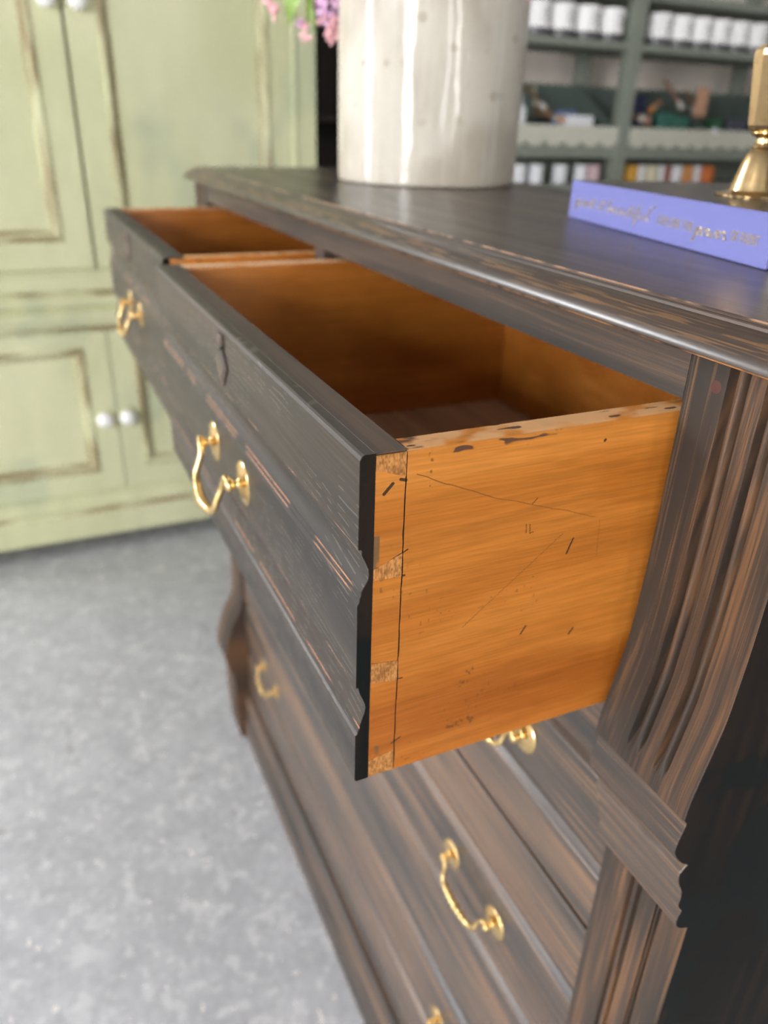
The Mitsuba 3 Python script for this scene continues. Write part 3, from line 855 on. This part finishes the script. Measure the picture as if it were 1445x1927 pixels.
# brass bell: turned body, faceted handle
BX, BY = -.1797, .4082
bz = TT + .0004 + BT
bell = thing('brass_bell', 'brass hand bell with a faceted handle standing on the book', 'bell')
put('bell_body', lathe([(0, .0), (.0262, .0), (.0270, .0006), (.0271, .0014), (.0262, .0022), (.0215, .0030), (.0178, .0046), (.0165, .0085), (.0148, .0155), (.0125, .0235), (.0102, .0295), (.0082, .0325), (.0062, .0345), (0, .0350)],
                       (BX, BY, bz), 48), 'bell_metal', bell, smooth=35)
put('neck', lathe([(0, .033), (.0066, .0338), (.0074, .0352), (.0068, .0368), (.0054, .0380), (.0052, .0412), (.0060, .0424), (.0092, .0434), (.0100, .0446), (.0094, .0458), (0, .0462)], (BX, BY, bz), 32), 'bell_metal', bell, smooth=35)
put('handle', lathe([(0, .0455), (.0100, .0457), (.0122, .0470), (.0132, .0500), (.0192, .0960), (.0190, .0995), (.0160, .1025), (0, .1030)], (BX, BY, bz), 8), 'bell_metal', bell, smooth=False)

# ------------------------------------------------------------------ green cabinet against the left wall
CF = -2.21                                  # its front plane
cab = thing('green_cabinet', 'tall sage green painted cabinet with brown antiqued panels and white knobs', 'cabinet')
CY0, CY1, CTOP = -.610, .780, 2.12
put('carcass', join(box(-2.74, CF - .002, CY0, CY0 + .03, .05, CTOP), box(-2.74, CF - .002, CY1 - .03, CY1, .05, CTOP), box(-2.74, -2.72, CY0 + .03, CY1 - .03, .05, CTOP),
                    box(-2.72, CF - .022, CY0 + .03, CY1 - .03, CTOP - .03, CTOP), box(-2.72, CF - .022, CY0 + .03, CY1 - .03, Z(-.445), Z(-.29)), box(-2.72, CF - .022, CY0 + .03, CY1 - .03, .06, Z(-1.0))), 'paint_green', cab)
for yy in (CY0, CY1 - .06):
    for xx in (-2.74, CF - .09):
        put('foot', box(xx, xx + .06, yy, yy + .06, 0, .05, .004), 'dark_walnut', cab)
put('face_stile', box(CF - .022, CF + .006, .712, CY1, .207, CTOP, .002), 'paint_green', cab)
put('face_stile', box(CF - .022, CF + .006, CY0, CY0 + .068, .207, CTOP, .002), 'paint_green', cab)
put('stile_bead', tube([(CF + .004, .7115, Z(-.275)), (CF + .004, .7115, CTOP - .02)], .0095, 12), 'paint_green', cab, smooth=60)


def moulding_y(prof, y0, y1):
    return prism_y([(CF + o, Z(z)) for o, z in prof], y0, y1)


waist = [(-.02, -.2745), (.006, -.2745), (.014, -.278), (.016, -.284), (.010, -.292), (.010, -.330), (.004, -.337), (.000, -.345), (.004, -.350), (.016, -.354), (.022, -.362), (.022, -.372), (.012, -.381), (.002, -.386), (.004, -.391),
         (.018, -.396), (.020, -.406), (.016, -.425), (.006, -.440), (.000, -.4555), (-.02, -.4555)]
put('waist_moulding', moulding_y(waist, CY0, CY1), 'paint_green', cab, smooth=30)
put('antiqued_line', join(moulding_y([(-.001, -.340), (.0075, -.3345), (.0025, -.345), (.0045, -.3505), (-.001, -.352)], CY0 + .002, CY1 - .002), moulding_y([(.0, -.4425), (.0075, -.4405), (.0015, -.4555), (-.001, -.4555)], CY0 + .002, CY1 - .002)), 'paint_glaze', cab)
basep = [(-.02, -.9890), (.008, -.9890), (.014, -.994), (.010, -1.004), (.012, -1.016), (.020, -1.022), (.022, -1.030), (.016, -1.042), (.018, -1.052), (.026, -1.060), (.026, -1.138), (.022, -1.145), (-.02, -1.145)]
put('base_moulding', moulding_y(basep, CY0 - .01, CY1 + .01), 'paint_green', cab, smooth=30)
put('antiqued_line', moulding_y([(.012, -1.0425), (.0165, -1.0425), (.0245, -1.0575), (.012, -1.0575)], CY0, CY1), 'paint_glaze', cab)


def ring(y0, y1, z0, z1, prof):
    """A mitred frame moulding: prof runs (inwards, out of the face)."""
    v, f = [], []
    for i, o in prof:
        v += [[CF + o, y0 + i, z0 + i], [CF + o, y1 - i, z0 + i], [CF + o, y1 - i, z1 - i], [CF + o, y0 + i, z1 - i]]
    n = len(prof)
    for i in range(n):
        i2 = (i + 1) % n
        for j in range(4):
            j2 = (j + 1) % 4
            f += [[i * 4 + j, i * 4 + j2, i2 * 4 + j2], [i * 4 + j, i2 * 4 + j2, i2 * 4 + j]]
    m = trimesh.Trimesh(v, f, process=False)
    m.fix_normals()
    return m


def door(y0, y1, z0, z1, oy0, oy1, oz0, oz1, knob_y, knob_z):
    p = sg.box(y0, z0, y1, z1).difference(sg.box(oy0, oz0, oy1, oz1))
    m = trimesh.creation.extrude_polygon(p, .020, engine='earcut')
    v = m.vertices.copy()
    m.vertices = np.c_[CF - .014 + v[:, 2], v[:, 0], v[:, 1]]
    k = put('door', m, 'paint_green', cab)
    put('panel_moulding', ring(oy0, oy1, oz0, oz1, [(0, .0055), (.004, .0115), (.011, .0125), (.016, .008), (.022, .0035), (.030, -.003), (.034, -.009), (.034, -.013), (0, -.013)]), 'paint_glaze', k, smooth=30,
        label='moulding with brown antiquing glaze')
    put('panel', box(CF - .014, CF - .008, oy0 + .030, oy1 - .030, oz0 + .030, oz1 - .030), 'paint_green', k)
    kb = lathe([(0, 0), (.0085, 0), (.0075, .004), (.0068, .010), (.0115, .013), (.0220, .018), (.0252, .026), (.0228, .036), (.0140, .0425), (0, .044)], n=28)
    v = kb.vertices
    put('knob', trimesh.Trimesh(np.c_[CF + .005 + v[:, 2], knob_y + v[:, 0], knob_z + v[:, 1]], kb.faces, process=False), 'porcelain', k, smooth=40, label='white porcelain knob')


ZT = CTOP - .06
door(.0885, .7015, Z(-.2715), ZT, .168, .636, Z(-.196), ZT - .08, .122, Z(.398))
door(-.540, .0800, Z(-.2715), ZT, -.470, .007, Z(-.196), ZT - .08, .046, Z(.398))
door(.0900, .7100, Z(-.9870), Z(-.4580), .160, .636, Z(-.920), Z(-.505), .1165, Z(-.735))
door(-.540, .0860, Z(-.9870), Z(-.4580), -.470, .014, Z(-.920), Z(-.505), .0465, Z(-.735))

# ------------------------------------------------------------------ dark bookcase between the cabinet and the shelf
bc = thing('dark_bookcase', 'dark walnut bookcase standing between the green cabinet and the crock', 'bookcase')
put('side', box(-2.90, -2.45, .825, .850, 0, 2.3, .002), 'dark_walnut', bc)
put('side', box(-2.90, -2.45, 1.260, 1.285, 0, 2.3, .002), 'dark_walnut', bc)
put('back', box(-2.90, -2.885, .850, 1.260, .05, 2.3), 'dark_walnut', bc)
for z in (.06, .50, .90, Z(.145), 1.75, 2.27):
    put('shelf', box(-2.885, -2.46, .850, 1.260, z - .011, z + .011, .002), 'dark_walnut', bc)

# ------------------------------------------------------------------ paint shelf
SF, SBK = -2.45, -2.76
sh = thing('paint_shelf', 'sage green open shelving stocked with paint tins and brushes', 'shelf unit')
SY0, SY1 = 1.300, 3.90
UPR = [(1.300, 1.358), (2.146, 2.207), (3.040, 3.101), (3.84, 3.90)]
for a, b in UPR:
    put('upright', box(SF - .045, SF + .004, a, b, 0, 2.35, .003), 'shelf_green', sh)
    put('upright', box(SBK - .03, SBK + .015, a, b, 0, 2.35, .003), 'shelf_green', sh)
for z0, z1 in ((2.24, 2.264), (Z(.580), Z(.606)), (Z(.4125), Z(.4380)), (Z(.036), Z(.062)), (Z(-.086), Z(-.062)), (.62, .645), (.22, .245)):
    put('shelf_board', box(SBK, SF, SY0 + .003, SY1 - .003, z0, z1, .002), 'shelf_green', sh)
put('fascia', box(SF - .002, SF + .002, SY0 + .06, SY1 - .06, Z(.0365), Z(.112), .001), 'shelf_green', sh)
for a, b in ((1.358, 2.146), (2.207, 3.040), (3.101, 3.84)):
    n = max(1, round((b - a) / .0875))
    w = (b - a) / n
    pts = [(b, Z(.149)), (a, Z(.149))]
    for i in range(n):
        for t in np.linspace(0, math.pi, 14):
            pts.append((a + w * i + w * (1 - math.cos(t)) / 2, Z(.104) - .029 * math.sin(t)))
    m = trimesh.creation.extrude_polygon(sg.Polygon(pts).buffer(0), .008, engine='earcut')
    v = m.vertices.copy()
    m.vertices = np.c_[SF + .003 + v[:, 2], v[:, 0], v[:, 1]]
    put('scalloped_trim', m, 'trim_cream', sh, label='cream scalloped trim')
put('bin_back', box(SBK + .016, SBK + .026, SY0 + .06, SY1 - .06, Z(.062), Z(.300)), 'bin_green', sh)
ms = prism_y([(SBK + .026, Z(.160)), (SF - .004, Z(.105)), (SF - .004, Z(.098)), (SBK + .026, Z(.150))], SY0 + .06, SY1 - .06)
put('bin_floor', ms, 'bin_green', sh)
for y in (1.640, 2.118, 2.600, 3.022, 3.5):
    put('bin_divider', prism_y([(SBK + .026, Z(.155)), (SBK + .026, Z(.302)), (SBK + .05, Z(.302)), (SF - .006, Z(.154)), (SF - .006, Z(.100))], y, y + .012), 'bin_green', sh)
put('lower_back', box(SBK + .016, SBK + .024, SY0 + .06, SY1 - .06, Z(-.062), Z(.036)), 'shelf_green', sh)

# tins on the upper shelf
TZ = Z(.4382)


def tin(y, label, red=False, dull=False, back=0.0):
    t = thing('paint_tin', label, 'paint tin', 'paint tins on the top shelf')
    R0 = .0495
    c = (SF - .060 - back, y, TZ)
    put('base', lathe([(0, 0), (R0 - .0015, 0), (R0, .001), (R0, .0265), (0, .0265)], c, 32), 'tin_metal', t, smooth=40)
    put('label_wrap', lathe([(0, .0265), (R0 + .0006, .0265), (R0 + .0006, .1000), (0, .1000)], c, 32), 'tin_pinkish' if dull else 'tin_label', t, smooth=40)
    put('lid', lathe([(0, .1000), (R0 + .0012, .1000), (R0 + .0018, .1030), (R0 + .0012, .1090), (R0 - .003, .1100), (R0 - .006, .1078), (0, .1078)], c, 32), 'tin_label', t, smooth=40)
    # lines of print: narrow bars bent around the label, too small to read
    def bar(a0, a1, z0, z1, lift=.0012):
        aa = np.linspace(a0, a1, 7)
        o = [(c[0] + (R0 + lift) * math.cos(a), c[1] + (R0 + lift) * math.sin(a)) for a in aa]
        i_ = [(c[0] + (R0 - .001) * math.cos(a), c[1] + (R0 - .001) * math.sin(a)) for a in aa[::-1]]
        m_ = trimesh.creation.extrude_polygon(sg.Polygon(o + i_).buffer(0), z1 - z0, engine='earcut')
        m_.apply_translation((0, 0, TZ + z0))
        return m_
    g = np.random.default_rng(int(y * 1000))
    put('print', join(*[bar(.05 - .1 * g.random(), .55 + .2 * g.random(), z, z + .0035) for z in (.048, .056, .066, .074, .083)]), 'tin_print', t)
    if red:
        put('colour_patch', bar(.80, 1.15, .036, .052), 'red_print', t, label='small red patch')


tin(1.749, 'white paint tin on the top shelf, nearest to the crock', True)
tin(1.859, 'white paint tin on the top shelf, second from the crock')
tin(1.971, 'white paint tin with a bright red patch, third from the crock', True)
tin(2.086, 'white paint tin just left of the shelf upright')
tin(2.268, 'dusky pink paint tin half hidden behind the shelf upright', dull=True, back=.104)
for i, (y, w) in enumerate(((2.322, 'first'), (2.432, 'second'), (2.534, 'third'), (2.636, 'fourth'), (2.739, 'fifth'))):
    tin(y, 'white paint tin, %s to the right of the shelf upright past the pink one' % w)
tin(2.846, 'white paint tin on the top shelf, last on the right, right above the bell handle')

# sample jars on the lower shelf
JZ = Z(-.0618)


def jar(y, r, colour, label, lid='c_white', h=.070):
    t = thing('sample_jar', label, 'jar', 'sample jars on the low shelf')
    c = (SF - .055, y, JZ)
    put('glass_body', lathe([(0, 0), (r * .92, 0), (r, .003), (r, h * .72), (r * .9, h * .78), (0, h * .78)], c, 24), colour, t, smooth=40)
    put('lid', lathe([(0, h * .78), (r * .96, h * .78), (r * .98, h * .80), (r * .98, h * .985), (r * .92, h), (0, h)], c, 24), lid, t, smooth=40)


jar(1.731, .031, 'c_white', 'white sample jar on the low shelf, nearest to the crock')
jar(1.814, .030, 'c_white', 'white sample jar on the low shelf, second from the crock')
jar(1.930, .030, 'c_white', 'white sample jar on the low shelf, third from the crock')
jar(2.032, .027, 'c_white', 'white sample jar just left of the pink jar on the low shelf')
jar(2.096, .029, 'c_pink', 'pale pink sample jar on the low shelf beside the upright', 'c_pink')
jar(2.232, .019, 'c_beige', 'beige sample jar just right of the upright on the low shelf', 'c_beige')
jar(2.290, .031, 'c_yellow', 'mustard yellow sample jar on the low shelf', 'c_yellow')
jar(2.343, .020, 'c_white', 'white sample jar right of the mustard yellow jar')
jar(2.400, .032, 'c_cream', 'cream sample jar on the low shelf', 'c_cream')
jar(2.455, .019, 'c_white', 'white sample jar between the cream and the rust brown jars')
jar(2.492, .017, 'c_rust', 'rust brown sample jar on the low shelf', 'c_rust')
jar(2.540, .028, 'c_white', 'white sample jar right of the rust brown jar')
jar(2.600, .030, 'c_tan', 'tan orange sample jar on the low shelf', 'c_tan')
jar(2.655, .023, 'c_white', 'white sample jar between the tan and the bright orange jars')
jar(2.715, .034, 'c_orange', 'bright orange sample jar, last in the row before the bell', 'c_orange')

# things in the sloping bins
def bin_z(x):
    return Z(.105) + (SF - .004 - x) / (SF - .004 - SBK - .026) * .055


def brush(a, b, wide, hm, label, tip='c_bristle'):
    """A paint brush from its handle end a to its bristle end b."""
    a, b = np.asarray(a, float), np.asarray(b, float)
    t = thing('paint_brush', label, 'paint brush', 'brushes in the sloping bins')
    d = b - a
    put('handle', tube([a, a + d * .12, a + d * .40, a + d * .60], [wide * .45, wide * .55, wide * .36, wide * .62], 10), hm, t, smooth=50)
    put('ferrule', tube([a + d * .58, a + d * .76], [wide * .7, wide * .85], 12), 'c_steel', t, smooth=50)
    put('bristles', tube([a + d * .75, a + d * .9, b], [wide * .82, wide * 1.0, wide * .7], 12), tip, t, smooth=50)


def pack(y0, y1, z1, colour, label, cat='box', x0=-2.56, x1=-2.49, name='packet'):
    zb = bin_z(x0)
    t = thing(name, label, cat, 'packets in the sloping bins')
    put('body', box(x0, x1, y0, y1, zb, z1, .004), colour, t)
    put('flap', box(x0 + .004, x1 - .004, y0 + .006, y1 - .006, z1 - .001, z1 + .003, .001), colour, t)


bo = thing('spray_bottle', 'white plastic bottle in the bin beside the crock', 'bottle')
put('body', lathe([(0, 0), (.030, 0), (.032, .004), (.032, .070), (.026, .085), (.012, .095), (0, .095)], (-2.52, 1.715, bin_z(-2.55)), 28), 'c_white', bo, smooth=40)
put('cap', lathe([(0, .094), (.012, .094), (.013, .120), (.008, .124), (0, .124)], (-2.52, 1.715, bin_z(-2.55)), 20), 'c_white', bo, smooth=40)
brush((-2.62, 1.800, Z(.285)), (-2.50, 1.860, Z(.175)), .013, 'c_bark', 'brown handled paint brush standing in the left bin', 'c_bark')
brush((-2.66, 1.872, Z(.285)), (-2.58, 1.840, Z(.188)), .011, 'c_cream', 'cream handled paint brush leaning in the left bin', 'c_bark')
brush((-2.58, 1.845, Z(.190)), (-2.475, 1.905, Z(.165)), .014, 'c_bark', 'short brown brush lying at the front of the left bin', 'c_kraft')
pack(1.925, 2.020, Z(.200), 'c_blue', 'blue packet at the back of the left bin', x0=-2.60, x1=-2.56)
pack(1.910, 2.045, Z(.182), 'c_white', 'white carton lying in the left bin', x0=-2.53, x1=-2.478, name='carton')
pack(2.285, 2.362, Z(.265), 'c_navy', 'navy blue packet standing beside the upright', x0=-2.60, x1=-2.55)
brush((-2.56, 2.440, Z(.250)), (-2.52, 2.360, Z(.215)), .014, 'c_tan', 'orange brown brush behind the green packets', 'c_tan')
brush((-2.56, 2.262, Z(.205)), (-2.475, 2.330, Z(.172)), .020, 'c_pinkwood', 'pinkish wooden brush at the front of the middle bin', 'c_pinkwood')
pack(2.385, 2.460, Z(.205), 'c_teal', 'teal packet in the middle bin, left one of two', x0=-2.53, x1=-2.48)
pack(2.468, 2.545, Z(.195), 'c_teal', 'teal packet in the middle bin, right one of two', x0=-2.53, x1=-2.48)
brush((-2.66, 2.535, Z(.335)), (-2.52, 2.578, Z(.190)), .014, 'c_pinkwood', 'tall wooden handle rising from the middle bin')
brush((-2.62, 2.625, Z(.298)), (-2.53, 2.640, Z(.190)), .016, 'c_bark', 'dark brown handle just left of the pale wooden block brush')
t = thing('block_brush', 'pale wooden block brush standing upright in the right bin', 'brush')
put('block', join(box(-2.545, -2.525, 2.614, 2.640, Z(.198), Z(.312), .003), box(-2.545, -2.525, 2.643, 2.670, Z(.198), Z(.308), .003)), 'c_kraft', t)
put('bristles', box(-2.543, -2.527, 2.616, 2.664, Z(.150), Z(.199), .002), 'c_bristle', t)
pack(2.690, 2.745, Z(.190), 'c_emerald', 'green packet right of the pale block brush', x0=-2.54, x1=-2.49)
pack(2.785, 2.895, Z(.192), 'c_slate', 'slate blue packet near the bell', x0=-2.55, x1=-2.50)
t = thing('price_tag', 'small white tag on the scalloped trim', 'tag')
put('card', box(SF - .0005, SF + .0125, 2.640, 2.672, Z(.136), Z(.156), .001), 'c_white', t)
